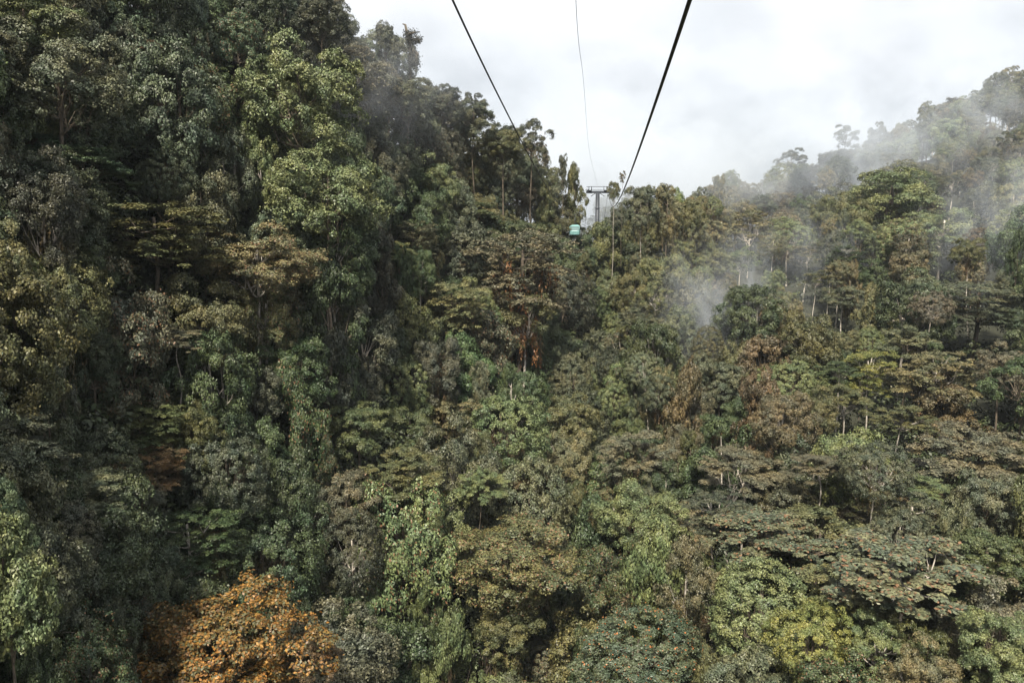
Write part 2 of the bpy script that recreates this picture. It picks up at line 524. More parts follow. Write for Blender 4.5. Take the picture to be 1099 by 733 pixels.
PROTO = {}
TALL = {}
for kind, seeds, ls in (('broadleaf', (1, 2, 3, 4, 31, 32), .040), ('layered', (5, 6, 7), .040), ('umbrella', (8, 9, 10), .040), ('wideleaf', (20, 21), .064), ('dome', (11, 12, 13), .038),
                        ('column', (14, 15, 16), .048), ('open', (17, 18), .042), ('bigleaf', (19,), .062)):
    PROTO[kind] = []
    for s in seeds:
        cm, lob = crown_proto(kind, s, ls)
        cm.materials.append(M_LEAF)
        tm = trunk_proto(kind, lob, s, .042 if kind not in ('umbrella', 'wideleaf') else .034)
        tm.materials.append(M_BARK_BROWN)
        TALL[tm.name] = trunk_proto(kind, lob, s, .042 if kind not in ('umbrella', 'wideleaf') else .034, low=-13.0)
        TALL[tm.name].materials.append(M_BARK_BROWN)
        PROTO[kind].append((cm, tm))
MOSS = [moss_proto(k) for k in range(3)]
for m_ in MOSS: m_.materials.append(M_MOSS)

NAME = {'broadleaf': 'broadleaf_tree', 'layered': 'layered_tree', 'umbrella': 'umbrella_tree', 'wideleaf': 'umbrella_tree', 'dome': 'domed_tree', 'column': 'vine_draped_tree',
        'open': 'sparse_tree', 'bigleaf': 'large_leaved_tree'}
for k_, c_ in list(TINT.items()):
    if k_ != 'orange':
        l_ = .3 * c_[0] + .6 * c_[1] + .1 * c_[2]
        TINT[k_] = tuple(x * .76 + l_ * .24 * f for x, f in zip(c_, (1.12, 1.02, .70)))
FORM = {'broadleaf': 'clumpy broadleaf tree', 'layered': 'tree with tiered flat sprays', 'umbrella': 'flat-topped umbrella tree', 'wideleaf': 'flat-topped umbrella tree', 'dome': 'dense round-crowned tree',
        'column': 'narrow vine-draped tree', 'open': 'sparse open-crowned tree', 'bigleaf': 'large-leaved tree'}
ALL = []                                                     # (root, px, py, kind, tint name, hero?)


def make_tree(pos, rx, rz, kind, tint, variant=None, pale=False, moss=None, mat=None, yaw=None, lean=0.0, lean_dir=0.0, hero=None, jitter=.0, stem=None):
    """pos: centre of the crown"""
    g = rng
    v = int(g.integers(0, 1000)) if variant is None else variant
    cm, tm = PROTO[kind][v % len(PROTO[kind])]
    x, y, z = pos
    bz = ground_z(x, y)
    nm = NAME[kind]
    if kind == 'broadleaf' and not hero: nm = 'slender_tree' if rz / rx > 1.35 else ('understorey_tree' if rx < 3.9 else nm)
    root = empty(nm, (x, y, min(bz, z - rz * 1.5)))
    root.rotation_euler = (0, 0, 0)
    yaw = g.uniform(0, 6.28) if yaw is None else yaw
    rot = (Matrix.Rotation(lean, 3, Vector((math.cos(lean_dir), math.sin(lean_dir), 0))) @ Matrix.Rotation(yaw, 3, 'Z')).to_euler()
    off = (0, 0, z - root.location.z)
    sq = g.uniform(.9, 1.12)
    c = bpy.data.objects.new('crown', cm); COL.objects.link(c); c.parent = root
    t = bpy.data.objects.new('trunk', tm); COL.objects.link(t); t.parent = root
    for o in (c, t):
        o.location = off; o.rotation_euler = rot; o.scale = (rx * sq, rx / sq, rz)
    if (z - root.location.z) / rz > 4.0:
        t.data = TALL[tm.name]
    col = np.array(TINT[tint]) * (1 + g.normal() * jitter) * (1 + g.normal(size=3) * jitter * .3)
    c.color = (*np.clip(col, .01, .6), 1)
    if pale:
        t.material_slots[0].link = 'OBJECT'; t.material_slots[0].material = M_BARK_PALE
    if mat is not None:
        c.material_slots[0].link = 'OBJECT'; c.material_slots[0].material = mat
    if moss:
        mo = bpy.data.objects.new('hanging_moss', MOSS[v % 3]); COL.objects.link(mo); mo.parent = root
        mo.location = off; mo.rotation_euler = rot; mo.scale = (rx * .9, rx * .9, rz * 1.15)
        mo.color = (*TINT[moss], 1) if isinstance(moss, str) else (.17, .085, .04, 1)
    pxy = to_px(pos)
    ALL.append(dict(o=root, px=pxy[0], py=pxy[1], kind=kind, tint=tint, hero=hero, pos=np.array(pos), r=rx, rz=rz, pale=pale, moss=bool(moss)))
    if hero:
        tag(root, hero[0], 'tree', hero[2] if len(hero) > 2 else None)
    return root


# hero trees: (px, py, width px, height px, depth, kind, tint, opts, (label, short landmark name))
H = [
    (322, 108, 112, 120, 90, 'broadleaf', 'pale green', {}, ('tall pale green tree with rounded leafy clumps high on the left slope', 'the tall pale green tree')),
    (352, 215, 118, 110, 86, 'broadleaf', 'pale green', dict(variant=1), ('pale green broadleaf tree directly beneath the tall pale green tree, above a dark hollow', 'the lower pale green tree')),
    (178, 118, 110, 150, 78, 'broadleaf', 'blue-green', dict(variant=2), ('large blue-green tree with leafy clumps, brown dead leaves above it, upper left slope', 'the large blue-green tree')),
    (172, 60, 60, 34, 80, 'umbrella', 'rust-brown', dict(moss='rust-brown'), ('small crown of dead brown leaves above the large blue-green tree', 'the dead brown crown')),
    (165, 250, 175, 70, 71, 'layered', 'olive', dict(variant=0), ('wide olive tree in flat sprays below the large blue-green tree', 'the wide olive tree')),
    (62, 85, 120, 120, 66, 'broadleaf', 'grey-green', {}, ('grey-green tree with a leaning pale stem near the upper left corner', 'the grey-green corner tree')),
    (25, 25, 100, 80, 68, 'broadleaf', 'pale green', {}, ('light green tree in the very upper left corner', 'the upper left corner tree')),
    (275, 283, 125, 78, 77, 'broadleaf', 'khaki', dict(pale=True, mat=M_LEAF_SPECK, variant=1), ('khaki tree flecked with reddish leaves over a straight white trunk', 'the white-trunked khaki tree')),
    (190, 364, 60, 26, 66, 'umbrella', 'pinkish grey', dict(pale=True, variant=2), ('little pale grey flat crown on a thin bent stem in dark foliage', 'the little pale grey crown')),
    (430, 412, 52, 72, 97, 'dome', 'pale green', dict(variant=1), ('narrow bright pale green crown standing out in the middle of the left slope', 'the narrow bright crown')),
    (440, 462, 62, 70, 95, 'broadleaf', 'fresh green', dict(), ('fresh green crown right under the narrow bright crown', 'the fresh green crown')),
    (560, 290, 125, 90, 126, 'layered', 'grey-brown', dict(moss=True, variant=1), ('broad grey-brown tiered tree with rusty hanging growth at the centre of the view', 'the broad grey-brown tree')),
    (562, 345, 80, 70, 124, 'open', 'olive', dict(pale=True, moss=True), ('open tree with white trunk and orange-brown hanging moss below the broad grey-brown tree', 'the mossy white-trunked tree')),
    (430, 512, 92, 66, 77, 'umbrella', 'olive', dict(moss='olive', variant=0), ('olive-green umbrella crown with drooping sides left of the small pale umbrella tree', 'the olive umbrella tree')),
    (515, 520, 66, 46, 80, 'umbrella', 'pale green', dict(variant=1), ('small pale green umbrella tree on a slim brown trunk, low centre', 'the small pale umbrella tree')),
    (372, 545, 86, 78, 73, 'broadleaf', 'grey-brown', dict(), ('grey-leaved tree tinged brown, lower left centre', 'the grey-leaved tree')),
    (552, 602, 150, 92, 74, 'broadleaf', 'olive', dict(moss='brownish', mat=M_LEAF_SPECK, variant=3), ('big mottled olive and brown tree with bare twigs showing, low centre', 'the big mottled tree')),
    (548, 668, 90, 70, 72, 'broadleaf', 'olive', dict(), ('olive-yellow crown beneath the big mottled tree', 'the olive-yellow crown')),
    (685, 706, 136, 100, 58, 'dome', 'blue-green', dict(mat=M_LEAF_FLOWER, variant=0), ('dense blue-green dome dotted with orange flowers at the bottom edge', 'the orange-dotted dome')),
    (236, 712, 225, 165, 50, 'broadleaf', 'orange', dict(variant=2, mat=M_LEAF_MIXED), ('bright orange-leaved tree at the bottom left, the only one of that colour', 'the orange tree')),
    (335, 705, 60, 60, 52, 'broadleaf', 'rust-brown', dict(), ('small rusty green crown touching the right side of the orange tree', 'the rusty crown')),
    (815, 662, 125, 118, 59, 'dome', 'pale green', dict(variant=0), ('dense pale green dome at bottom right of centre, behind the yellow-green crown', 'the pale green dome')),
    (872, 690, 92, 90, 54, 'dome', 'yellow-green', dict(variant=1), ('yellow-green round crown in front of the pale green dome', 'the yellow-green crown')),
    (965, 610, 175, 76, 56, 'wideleaf', 'grey-green', dict(pale=True, mat=M_LEAF_SPECK, variant=0, lean=.10, lean_dir=4.7), ('wide umbrella tree with large grey leaves, rusty tips and a forked white trunk, lower right', 'the rusty-tipped umbrella tree')),
    (820, 575, 135, 64, 68, 'wideleaf', 'grey-green', dict(mat=M_LEAF_SPECK, variant=1), ('low wide umbrella tree with rust-flecked leaves above the pale green dome', 'the rust-flecked umbrella tree')),
    (800, 505, 105, 58, 84, 'umbrella', 'grey-brown', dict(pale=True, variant=2), ('grey umbrella tree on a short white trunk behind the rust-flecked umbrella tree', 'the grey umbrella tree')),
    (1072, 695, 95, 95, 47, 'broadleaf', 'pale green', dict(), ('light green tree in the bottom right corner', 'the bottom right corner tree')),
    (1060, 600, 100, 70, 60, 'broadleaf', 'fresh green', dict(), ('fresh green tree at the right edge beside the rusty-tipped umbrella tree', 'the right-edge green tree')),
    (680, 490, 88, 64, 96, 'umbrella', 'pinkish grey', dict(moss='brownish', variant=0), ('pinkish grey umbrella crown left of the tall brown vine column', 'the pinkish grey crown')),
    (688, 560, 95, 85, 84, 'broadleaf', 'pale green', dict(moss='brownish'), ('pale green clumpy tree with brown growth in its middle, below the pinkish grey crown', 'the pale clumpy tree')),
    (738, 455, 56, 135, 106, 'column', 'brownish', dict(moss='brownish', variant=0), ('tall brown column of vines below the drifting mist patch', 'the brown vine column')),
    (1005, 402, 105, 62, 113, 'umbrella', 'khaki', dict(moss='brownish', pale=True, variant=1), ('beige-brown spreading tree with pale limbs, right-hand slope', 'the beige-brown tree')),
    (1010, 445, 90, 70, 110, 'column', 'brownish', dict(moss=True), ('brown tangle of creepers under the beige-brown tree', 'the brown creeper tangle')),
    (932, 398, 60, 48, 116, 'layered', 'yellow-green', dict(pale=True), ('small yellow-green tiered tree left of the beige-brown tree', 'the yellow-green tiered tree')),
    (850, 412, 68, 58, 120, 'dome', 'pale green', dict(), ('round light green crown on the right slope below the mist patch', 'the round light green crown')),
    (772, 412, 60, 56, 122, 'broadleaf', 'grey-green', dict(), ('greyish crown at the foot of the drifting mist patch', 'the greyish crown under the mist')),
    (906, 430, 62, 44, 106, 'umbrella', 'olive', dict(pale=True, variant=2), ('olive umbrella tree on a tall thin white trunk, middle of the right slope', 'the thin white-trunked umbrella tree')),
    (1050, 495, 150, 80, 84, 'umbrella', 'grey-brown', dict(variant=2, moss='brownish'), ('very wide dull brown umbrella crown at the right side below the beige-brown tree', 'the wide dull brown crown')),
    (1050, 325, 130, 46, 140, 'layered', 'grey-green', dict(), ('broad flat grey-green crown spreading towards the right edge, middle height', 'the broad flat crown')),
    (958, 215, 90, 66, 215, 'broadleaf', 'pale green', dict(variant=0), ('large pale green domed tree beneath the misty right ridge', 'the large tree under the right ridge')),
    (1012, 250, 78, 56, 190, 'broadleaf', 'pale green', dict(pale=True, variant=3), ('pale green tree on stout white trunk right of the large domed tree under the ridge', 'the stout white-trunked tree')),
    (908, 146, 29, 26, 292, 'open', 'dusky green', dict(variant=0), ('lone round-headed tree poking above the right ridge against the sky', 'the lone ridge tree')),
    (850, 172, 30, 26, 285, 'open', 'dusky green', dict(variant=1), ('sparse dark tree on the ridge line left of the lone ridge tree', 'the sparse ridge tree')),
    (570, 150, 42, 46, 152, 'open', 'dusky green', dict(variant=1), ('dark lacy tree at the end of the left cable against the sky', 'the dark lacy tree')),
    (604, 186, 13, 36, 165, 'column', 'dusky green', dict(variant=2), ('small pointed tree on the skyline left of the cable tower', 'the pointed skyline tree')),
    (617, 215, 32, 70, 168, 'column', 'olive', dict(variant=1), ('tall olive vine-covered tree immediately left of the cable tower', 'the vine tree left of the tower')),
    (659, 206, 14, 24, 166, 'broadleaf', 'olive', dict(pale=True), ('slim tree on a bare pale trunk immediately right of the cable tower', 'the slim tree right of the tower')),
    (668, 190, 8, 14, 165, 'open', 'brownish', dict(), ('tiny brown tuft on a thin stem beside the thick cable', 'the tiny brown tuft')),
    (688, 226, 40, 52, 162, 'broadleaf', 'grey-green', dict(pale=True, moss='brownish'), ('tall mossy tree with grey-green head, first of the row right of the thick cable', 'the first mossy tree by the thick cable')),
    (716, 228, 38, 54, 164, 'column', 'khaki', dict(moss='brownish', variant=1), ('khaki vine-hung tree, second of the row right of the thick cable', 'the khaki vine-hung tree')),
    (742, 238, 36, 56, 168, 'broadleaf', 'olive', dict(moss='brownish'), ('olive tree with brown hanging growth, third of the row right of the thick cable', 'the third tree by the thick cable')),
    (415, 62, 46, 66, 131, 'column', 'dusky green', dict(variant=0), ('ragged dark tree beside the dead snag on the left skyline', 'the ragged skyline tree')),
    (385, 90, 100, 70, 118, 'broadleaf', 'grey-brown', dict(), ('grey-brown domed crown below the ragged skyline tree', 'the grey-brown dome')),
    (508, 115, 30, 34, 148, 'open', 'dusky green', dict(variant=0), ('thin-crowned tree on the left skyline between the snag and the dark lacy tree', 'the thin skyline tree')),
    (6, 640, 112, 190, 27, 'bigleaf', 'pale green', dict(), ('close light green tree with big leaves at the bottom left edge', 'the close big-leaved tree')),
    (160, 500, 95, 44, 60, 'layered', 'rust-brown', dict(), ('brown withered crown among dark trees above the orange tree', 'the withered brown crown')),
    (395, 260, 40, 40, 101, 'umbrella', 'dark green', dict(pale=True), ('dark little tree on a thin white stem in the dark hollow', 'the thin-stemmed dark tree')),
    (683, 345, 44, 30, 136, 'umbrella', 'grey-green', dict(pale=True, lean=.16, lean_dir=1.6), ('small umbrella tree on a long leaning white trunk below the tower', 'the leaning white-trunked tree')),
    (805, 245, 50, 50, 205, 'umbrella', 'khaki', dict(pale=True), ('sunlit khaki umbrella tree on the far slope right of the tower', 'the sunlit khaki tree')),
    (610, 455, 70, 70, 112, 'broadleaf', 'olive', dict(), ('olive tree with yellowing leaves left of the pinkish grey crown', 'the yellowing olive tree')),
    (490, 455, 60, 60, 98, 'layered', 'khaki', dict(), ('khaki tiered tree right of the fresh green crown', 'the khaki tiered tree')),
    (385, 460, 80, 60, 82, 'broadleaf', 'fresh green', dict(), ('bright green leafy tree left of the fresh green crown', 'the bright leafy tree')),
    (866, 272, 40, 26, 190, 'umbrella', 'khaki', dict(pale=True), ('small khaki umbrella tree on thin white trunk among mist strands of the far slope', 'the thin khaki umbrella tree')),
    (905, 318, 46, 28, 160, 'broadleaf', 'grey-green', dict(pale=True), ('grey-green tree on a bare white trunk left of the broad flat crown', 'the grey-green white-trunked tree')),
    (875, 300, 30, 22, 172, 'umbrella', 'olive', dict(pale=True), ('little olive tree on a forked pale trunk in the middle of the far slope', 'the little fork-trunked tree')),
    (968, 452, 66, 40, 99, 'umbrella', 'olive', dict(pale=True, lean=.12, lean_dir=1.57), ('olive umbrella tree on a leaning white trunk beneath the yellow-green tiered tree', 'the leaning olive umbrella tree')),
    (1022, 200, 34, 26, 225, 'open', 'dusky green', dict(pale=True), ('dark tree on a thin white stem under the misty right ridge', 'the thin white-stemmed ridge tree')),
    (795, 280, 40, 34, 178, 'umbrella', 'pale green', dict(pale=True), ('pale green umbrella tree with pale stem just above the drifting mist patch', 'the pale tree above the mist')),
    (940, 300, 50, 40, 170, 'broadleaf', 'deep green', dict(), ('deep green rounded crown near the centre of the far right slope', 'the deep green rounded crown')),
    (438, 112, 66, 52, 127, 'broadleaf', 'grey-green', dict(), ('grey-green rounded tree at the foot of the dead snag', 'the tree under the snag')),
    (475, 112, 44, 40, 141, 'broadleaf', 'dusky green', dict(), ('dusky green rounded tree on the left skyline right of the dead snag', 'the dusky skyline tree')),
    (540, 158, 50, 42, 148, 'broadleaf', 'olive', dict(), ('olive rounded tree beneath the dark lacy tree on the left skyline', 'the olive tree under the lacy tree')),
    (508, 132, 52, 46, 146, 'broadleaf', 'grey-green', dict(), ('grey-green rounded tree on the left skyline beneath the thin skyline tree', 'the grey-green skyline tree')),
    (345, 22, 62, 60, 106, 'broadleaf', 'dusky green', dict(), ('dusky green tree at the top edge where the left skyline begins', 'the top edge skyline tree')),
    (150, 455, 90, 50, 62, 'layered', 'fresh green', dict(), ('mid green tiered tree in the dark lower left slope', 'the mid green tiered tree')),
]
for (px, py, wpx, hpx, d, kind, tint, opt, lab) in H:
    make_tree(at(px, py, d), wpx / FPX * d / 2 * 1.02, hpx / FPX * d / 2 * 1.05, kind, tint, hero=lab, **opt)

# ------------------------------------------------------------------ the other trees, grown on the slope
def hit_canopy(px, py, dz=0.0):
    u, v = ray(px, py)
    ds = np.arange(24, 420, 1.5)
    z = canopy(u * ds, ds) + dz
    below = (v * ds) < z
    k = np.argmax(below)
    if not below[k] or k == 0:
        return None
    return np.array((u * ds[k], ds[k], v * ds[k]))


def pick_tint(px, py, g):
    if py > 330 and px < 420:
        t, p_ = ['dark green', 'deep green', 'dusky green', 'blue-green', 'grey-green', 'olive', 'fresh green'], [.24, .26, .18, .10, .08, .10, .04]  # lower left slope: shade put into the tints, weighted to dark greens
    elif px < 420:
        t, p_ = ['deep green', 'dusky green', 'blue-green', 'grey-green', 'olive', 'pale green', 'grey-brown', 'dark green'], [.18, .10, .18, .20, .14, .14, .03, .03]
    elif px < 720 and py > 200:
        t, p_ = ['deep green', 'olive', 'grey-green', 'fresh green', 'khaki', 'grey-brown', 'dusky green', 'brownish', 'pale green'], [.15, .22, .19, .10, .08, .03, .10, .02, .11]
    elif px < 720:
        t, p_ = ['dusky green', 'grey-green', 'grey-brown', 'olive', 'blue-green'], [.3, .25, .15, .15, .15]
    elif py < 330:
        t, p_ = ['khaki', 'grey-green', 'pale green', 'olive', 'deep green', 'grey-brown', 'dusky green', 'brownish'], [.28, .17, .22, .14, .09, .04, .04, .02]  # far right slope: warm sunlight put into the tints, more khaki and pale green
    else:
        t, p_ = ['olive', 'grey-green', 'khaki', 'grey-brown', 'deep green', 'pale green', 'brownish', 'dusky green', 'fresh green'], [.20, .20, .12, .09, .14, .10, .03, .07, .05]
    return t[g.choice(len(t), p=np.array(p_) / sum(p_))]


g = np.random.default_rng(77)
acc_p = [a['pos'] for a in ALL]; acc_r = [a['r'] * .9 for a in ALL]
kinds = ['broadleaf', 'layered', 'umbrella', 'dome', 'column', 'open']
kp = [.60, .04, .08, .17, .07, .04]
n_auto = 0
for i in range(9000):
    if i % 12 == 0:                                          # along the ridge tops, where the slope is seen edge-on
        u_ = g.uniform(-.75, .8); y_ = np.interp(u_, SKY[:, 0], SKY[:, 1]) + g.uniform(-14, 20)
        hit = np.array((u_ * y_, y_, float(canopy(np.array([u_ * y_]), np.array([y_]))[0])))
        px, py = to_px(hit)
    else:
        px, py = g.uniform(-130, 1230), g.uniform(-40, 830)
        hit = hit_canopy(px, py)
    if hit is None: continue
    kind = kinds[g.choice(6, p=kp)] if True else None
    r = g.uniform(4.0, 7.0)
    if i > 4000: r = g.uniform(2.8, 3.8)
    if kind in ('column', 'umbrella', 'open') and (i % 12 == 0 or hit[1] > 250): kind = 'broadleaf'
    if kind == 'column': r *= .62
    if hit[1] < 60: r *= .8
    pale = g.random() < (.34 if px > 640 else .16)
    ridge = px < 640 and hit[1] > np.interp(hit[0] / hit[1], SKY[:, 0], SKY[:, 1]) - 14
    if ridge: r = min(r, 4.8)
    slim = kind in ('broadleaf', 'dome') and px < 760
    if slim: r *= .88
    if 420 < px < 478 and py < 105 and hit[1] > 112: continue      # open sky round the snag
    pos = hit + np.array((0, 0, g.normal() * 1.9 - r * (.68 if ridge else .2) + (2.2 if pale else 0)))
    A_, R_ = np.array(acc_p), np.array(acc_r)
    dd = np.linalg.norm((A_ - pos) * np.array([1, 1, 1.0]), axis=1)
    if np.any(dd < (R_ + r) * .66): continue
    # keep listed trees in view: nothing new may stand right in front of them
    bad = False
    for a in ALL:
        if a['hero'] and pos[1] < a['pos'][1] + 1:
            rp = a['r'] / a['pos'][1] * FPX; r2 = r / pos[1] * FPX
            if math.hypot(px - a['px'], (py - a['py'])) < (rp * (.7 if a['py'] < 560 else .9) + r2 * (.6 if a['py'] < 560 else .75)): bad = True; break
            if a['pale'] and math.hypot(px - a['px'], py - a['py'] - a['rz'] / a['pos'][1] * FPX * 1.25 - 8) < r2 * .9 + 7: bad = True; break
    if bad: continue
    # tower and cable gap stays open
    if 596 < px < 662 and py < 262 and pos[1] < 200: continue
    rz = r * {'broadleaf': g.uniform(.9, 1.3), 'layered': g.uniform(.6, .9), 'umbrella': g.uniform(.5, .75), 'dome': g.uniform(.85, 1.15), 'column': g.uniform(1.7, 2.6), 'open': g.uniform(.8, 1.2)}[kind]
    if slim: rz *= 1.22
    tint = pick_tint(px, py, g)
    moss = ('brownish' if g.random() < .5 else 'rust-brown') if g.random() < (.35 if px > 480 else .15) else None
    mat = M_LEAF_SPECK if (g.random() < .12) else None
    make_tree(pos, r, rz, kind, tint, pale=pale, moss=moss, mat=mat, lean=g.normal() * .06, lean_dir=g.uniform(0, 6.28), jitter=.12)
    acc_p.append(pos); acc_r.append(r); n_auto += 1
print('auto trees', n_auto)

# ------------------------------------------------------------------ dead snag on the left skyline
def snag():
    d = 131.0
    b = at(441, 112, d)
    root = empty('dead_snag', (b[0], b[1], ground_z(b[0], b[1])))
    m = MB()
    L = lambda px, py, dy=0: Vector(at(px, py, d + dy)) - root.location
    m.tube([Vector((0, 0, 0)), L(441, 100), L(440, 70), L(440, 48), L(437, 36), L(435, 27), L(432, 26)], [.34, .26, .2, .2, .24, .18, .08], 7)
    m.tube([L(440, 46), L(444, 43, 1), L(448, 44, 1.5), L(451, 42, 2)], [.22, .3, .26, .08], 6)
    m.tube([L(438, 38), L(442, 36, -1), L(446, 35, -1)], [.2, .24, .08], 6)
    m.tube([L(441, 62), L(444, 54), L(447, 58), L(447, 70)], [.2, .35, .4, .2], 6)
    m.build('trunk', M_BARK_BROWN, root)
    # mats of epiphytes on the limbs
    g = np.random.default_rng(5)
    C = []
    for a_, b_, n in ((L(437, 36), L(440, 48), 500), (L(440, 46), L(451, 43, 2), 420), (L(444, 54), L(447, 72), 650), (L(438, 38), L(446, 35, -1), 160), (L(440, 50), L(441, 100), 900)):
        t = g.random((n, 1)); C.append(np.array(a_) + (np.array(b_) - np.array(a_)) * t + g.normal(size=(n, 3)) * .33)
    C = np.concatenate(C); n = len(C)
    e = mesh_obj('epiphyte_mat', leaf_mesh('epiphyte_mat', C, unit(g.normal(size=(n, 3))), g.uniform(.2, .45, n), g.uniform(.1, .2, n), g, np.array([0, 0, -.6])), M_LEAF, root)
    e.color = (.035, .035, .025, 1)
    tag(root, 'broken dead snag with twisted arms standing on the left skyline', 'dead tree')
snag()

# ------------------------------------------------------------------ undergrowth filling the gaps (nobody could count it)
def undergrowth():
    g = np.random.default_rng(21)
    cs = []
    tries = 0
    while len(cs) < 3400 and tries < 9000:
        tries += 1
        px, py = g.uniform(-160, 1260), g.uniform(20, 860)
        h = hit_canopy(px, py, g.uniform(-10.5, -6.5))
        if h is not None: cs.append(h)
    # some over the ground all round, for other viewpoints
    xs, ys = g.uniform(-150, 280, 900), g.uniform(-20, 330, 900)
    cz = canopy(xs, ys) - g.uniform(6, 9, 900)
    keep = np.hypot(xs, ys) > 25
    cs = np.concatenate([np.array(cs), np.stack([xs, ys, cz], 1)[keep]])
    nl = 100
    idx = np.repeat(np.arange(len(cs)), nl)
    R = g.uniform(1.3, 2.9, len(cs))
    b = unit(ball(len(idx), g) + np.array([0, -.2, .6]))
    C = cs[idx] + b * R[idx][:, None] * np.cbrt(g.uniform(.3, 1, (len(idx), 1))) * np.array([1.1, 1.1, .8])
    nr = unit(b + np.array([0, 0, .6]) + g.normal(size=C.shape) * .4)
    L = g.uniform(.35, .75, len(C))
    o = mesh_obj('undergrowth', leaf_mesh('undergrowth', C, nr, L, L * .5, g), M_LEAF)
    o.color = (.036, .048, .022, 1)  # leaf colour kept extra dark, painting deep shade into the gaps
    tag(o, 'dark green undergrowth filling the gaps between the trees', 'undergrowth', None, 'stuff')
undergrowth()

# ------------------------------------------------------------------ cable tower
T = at(641.5, 206, 190)
TX, TY, TZ = T
heading = math.atan2(21.0, 178.0)


def tower():
    gz = ground_z(TX, TY) - .5
    root = empty('cable_tower', (TX, TY, gz)); root.rotation_euler = (0, 0, -heading)
    h = TZ - gz
    m = MB(); m.tube([(0, 0, 0), (0, 0, h * .5), (0, 0, h - .3)], [.62, .55, .46], 20)
    for k in (0.3, .6, .85): m.tube([(0, 0, h * k - .06), (0, 0, h * k + .06)], [.66, .66], 20)
    m.build('mast', M_STEEL, root)
    m = MB(); m.tube([(0, 0, 0), (0, 0, .5)], [1.3, 1.3], 16); m.build('footing', plain_mat('concrete', (.3, .3, .29), .9), root)
    m = MB()
    m.box((0, 0, h - .1), (5.4, .5, .5))
    m.box((0, 0, h + .35), (5.8, .22, .12))
    for s in (-1, 1):
        m.box((s * .9, 0, h - .6), (1.6, .3, .14), (0, -s * .6 * -1, 0))
    m.build('crossarm', M_STEEL, root, .02)
    m = MB()
    for k in range(56): pass
    for k in range(int(h / .45)):
        m.tube([(-.2, -.72, k * .45 + .3), (.2, -.72, k * .45 + .3)], .025, 5)
    for s in (-.2, .2): m.tube([(s, -.72, .1), (s, -.72, h - .4)], .03, 5)
    m.build('ladder', M_STEEL, root)
    for s in (-1, 1):
        m = MB()
        m.box((s * 2.35, 0, h + .1), (.14, 4.4, .28))
        for q in (-1, 1): m.box((s * 2.35, q * 1.3, h - .08), (.1, 1.7, .16), (q * -.06, 0, 0))
        b = m.build('sheave_frame', M_STEEL, root, .01)
        for k in range(8):
            y = -2.0 + k * 4.0 / 7
            w_ = MB()
            w_.tube([(s * 2.35 + .09, y, h + .30), (s * 2.35 + .13, y, h + .30), (s * 2.35 + .17, y, h + .30), (s * 2.35 + .21, y, h + .30)], [.22, .17, .17, .22], 14)
            w_.build('sheave', M_DARK, b)
        p = MB()
        p.box((s * 1.75, 0, h + .2), (.6, 4.6, .05))
        for yy in np.linspace(-2.2, 2.2, 5):
            p.tube([(s * 1.45, yy, h + .2), (s * 1.45, yy, h + 1.2)], .03, 5); p.tube([(s * 2.05, yy, h + .2), (s * 2.05, yy, h + 1.2)], .03, 5)
        for hh in (.7, 1.2):
            for xx in (1.45, 2.05): p.tube([(s * xx, -2.25, h + hh), (s * xx, 2.25, h + hh)], .03, 5)
        p.build('work_platform', M_STEEL, root)
    # lifting frame over the crossarm
    p = MB()
    for s in (-1, 1): p.tube([(s * 1.4, 0, h + .35), (s * 1.4, 0, h + 1.15)], .06, 6)
    p.tube([(-2.6, 0, h + 1.15), (2.6, 0, h + 1.15)], .06, 6)
    p.build('lifting_frame', M_STEEL, root)
    tag(root, 'grey steel T-shaped cableway tower standing in the misty gap of the pass', 'cable tower')
tower()


def tower_pt(s, dz=.52):
    o = Vector((s * 2.5, 0, 0)); o.rotate(Euler((0, 0, -heading)))
    return Vector((TX, TY, TZ + dz)) + o


def cable(name, pix, r, label, cat, extra_end=None):
    """pix: list of (px, py, depth) or Vector; smooth curve through them as a tube"""
    P_ = [Vector(at(*p)) if not isinstance(p, Vector) else p for p in pix]
    out = []
    n = len(P_)
    for i in range(n - 1):
        p0, p1, p2, p3 = P_[max(i - 1, 0)], P_[i], P_[i + 1], P_[min(i + 2, n - 1)]
        L01, L12, L23 = max((p1 - p0).length, 1e-3), (p2 - p1).length, max((p3 - p2).length, 1e-3)
        m1 = (p2 - p0) / (L01 + L12) * L12 if i else (p2 - p1)
        m2 = (p3 - p1) / (L12 + L23) * L12 if i < n - 2 else (p2 - p1)
        for k in range(14):
            t = k / 14
            out.append(p1 * (2 * t ** 3 - 3 * t ** 2 + 1) + m1 * (t ** 3 - 2 * t ** 2 + t) + p2 * (-2 * t ** 3 + 3 * t ** 2) + m2 * (t ** 3 - t ** 2))
    out.append(P_[-1])
    m = MB(); m.tube(out, r, 8)
    o = m.build(name, M_WIRE if cat == 'wire' else M_CABLE)
    tag(o, label, cat)
    return out


def rope(near, seen, end, low=None):
    """straight in plan from the near point to the tower arm, sagging as a smooth curve through the given sight lines"""
    A_ = at(*near); B_ = np.array(end)
    def plan(y): return A_[0] + (B_[0] - A_[0]) * (y - A_[1]) / (B_[1] - A_[1])
    ys, zs = [A_[1], B_[1]], [A_[2], B_[2]]
    for q in (seen, low):
        if q is None: continue
        yy = np.linspace(A_[1], B_[1], 600)
        vz = ray(*q)[1]
        pxs = np.array([to_px((plan(y), y, vz * y))[0] for y in yy])
        k = int(np.argmin(abs(pxs - q[0])))
        ys.append(yy[k]); zs.append(vz * yy[k])
        print('rope', q, yy[k], vz * yy[k])
    c = np.polyfit(ys, zs, 2, w=[30] + [30] + [10] * (len(ys) - 2))
    return [Vector((plan(y), y, float(np.polyval(c, y)))) for y in np.concatenate([[-8], np.linspace(A_[1], B_[1], 14)])] + [Vector(end) + Vector((5, 60, -14))]


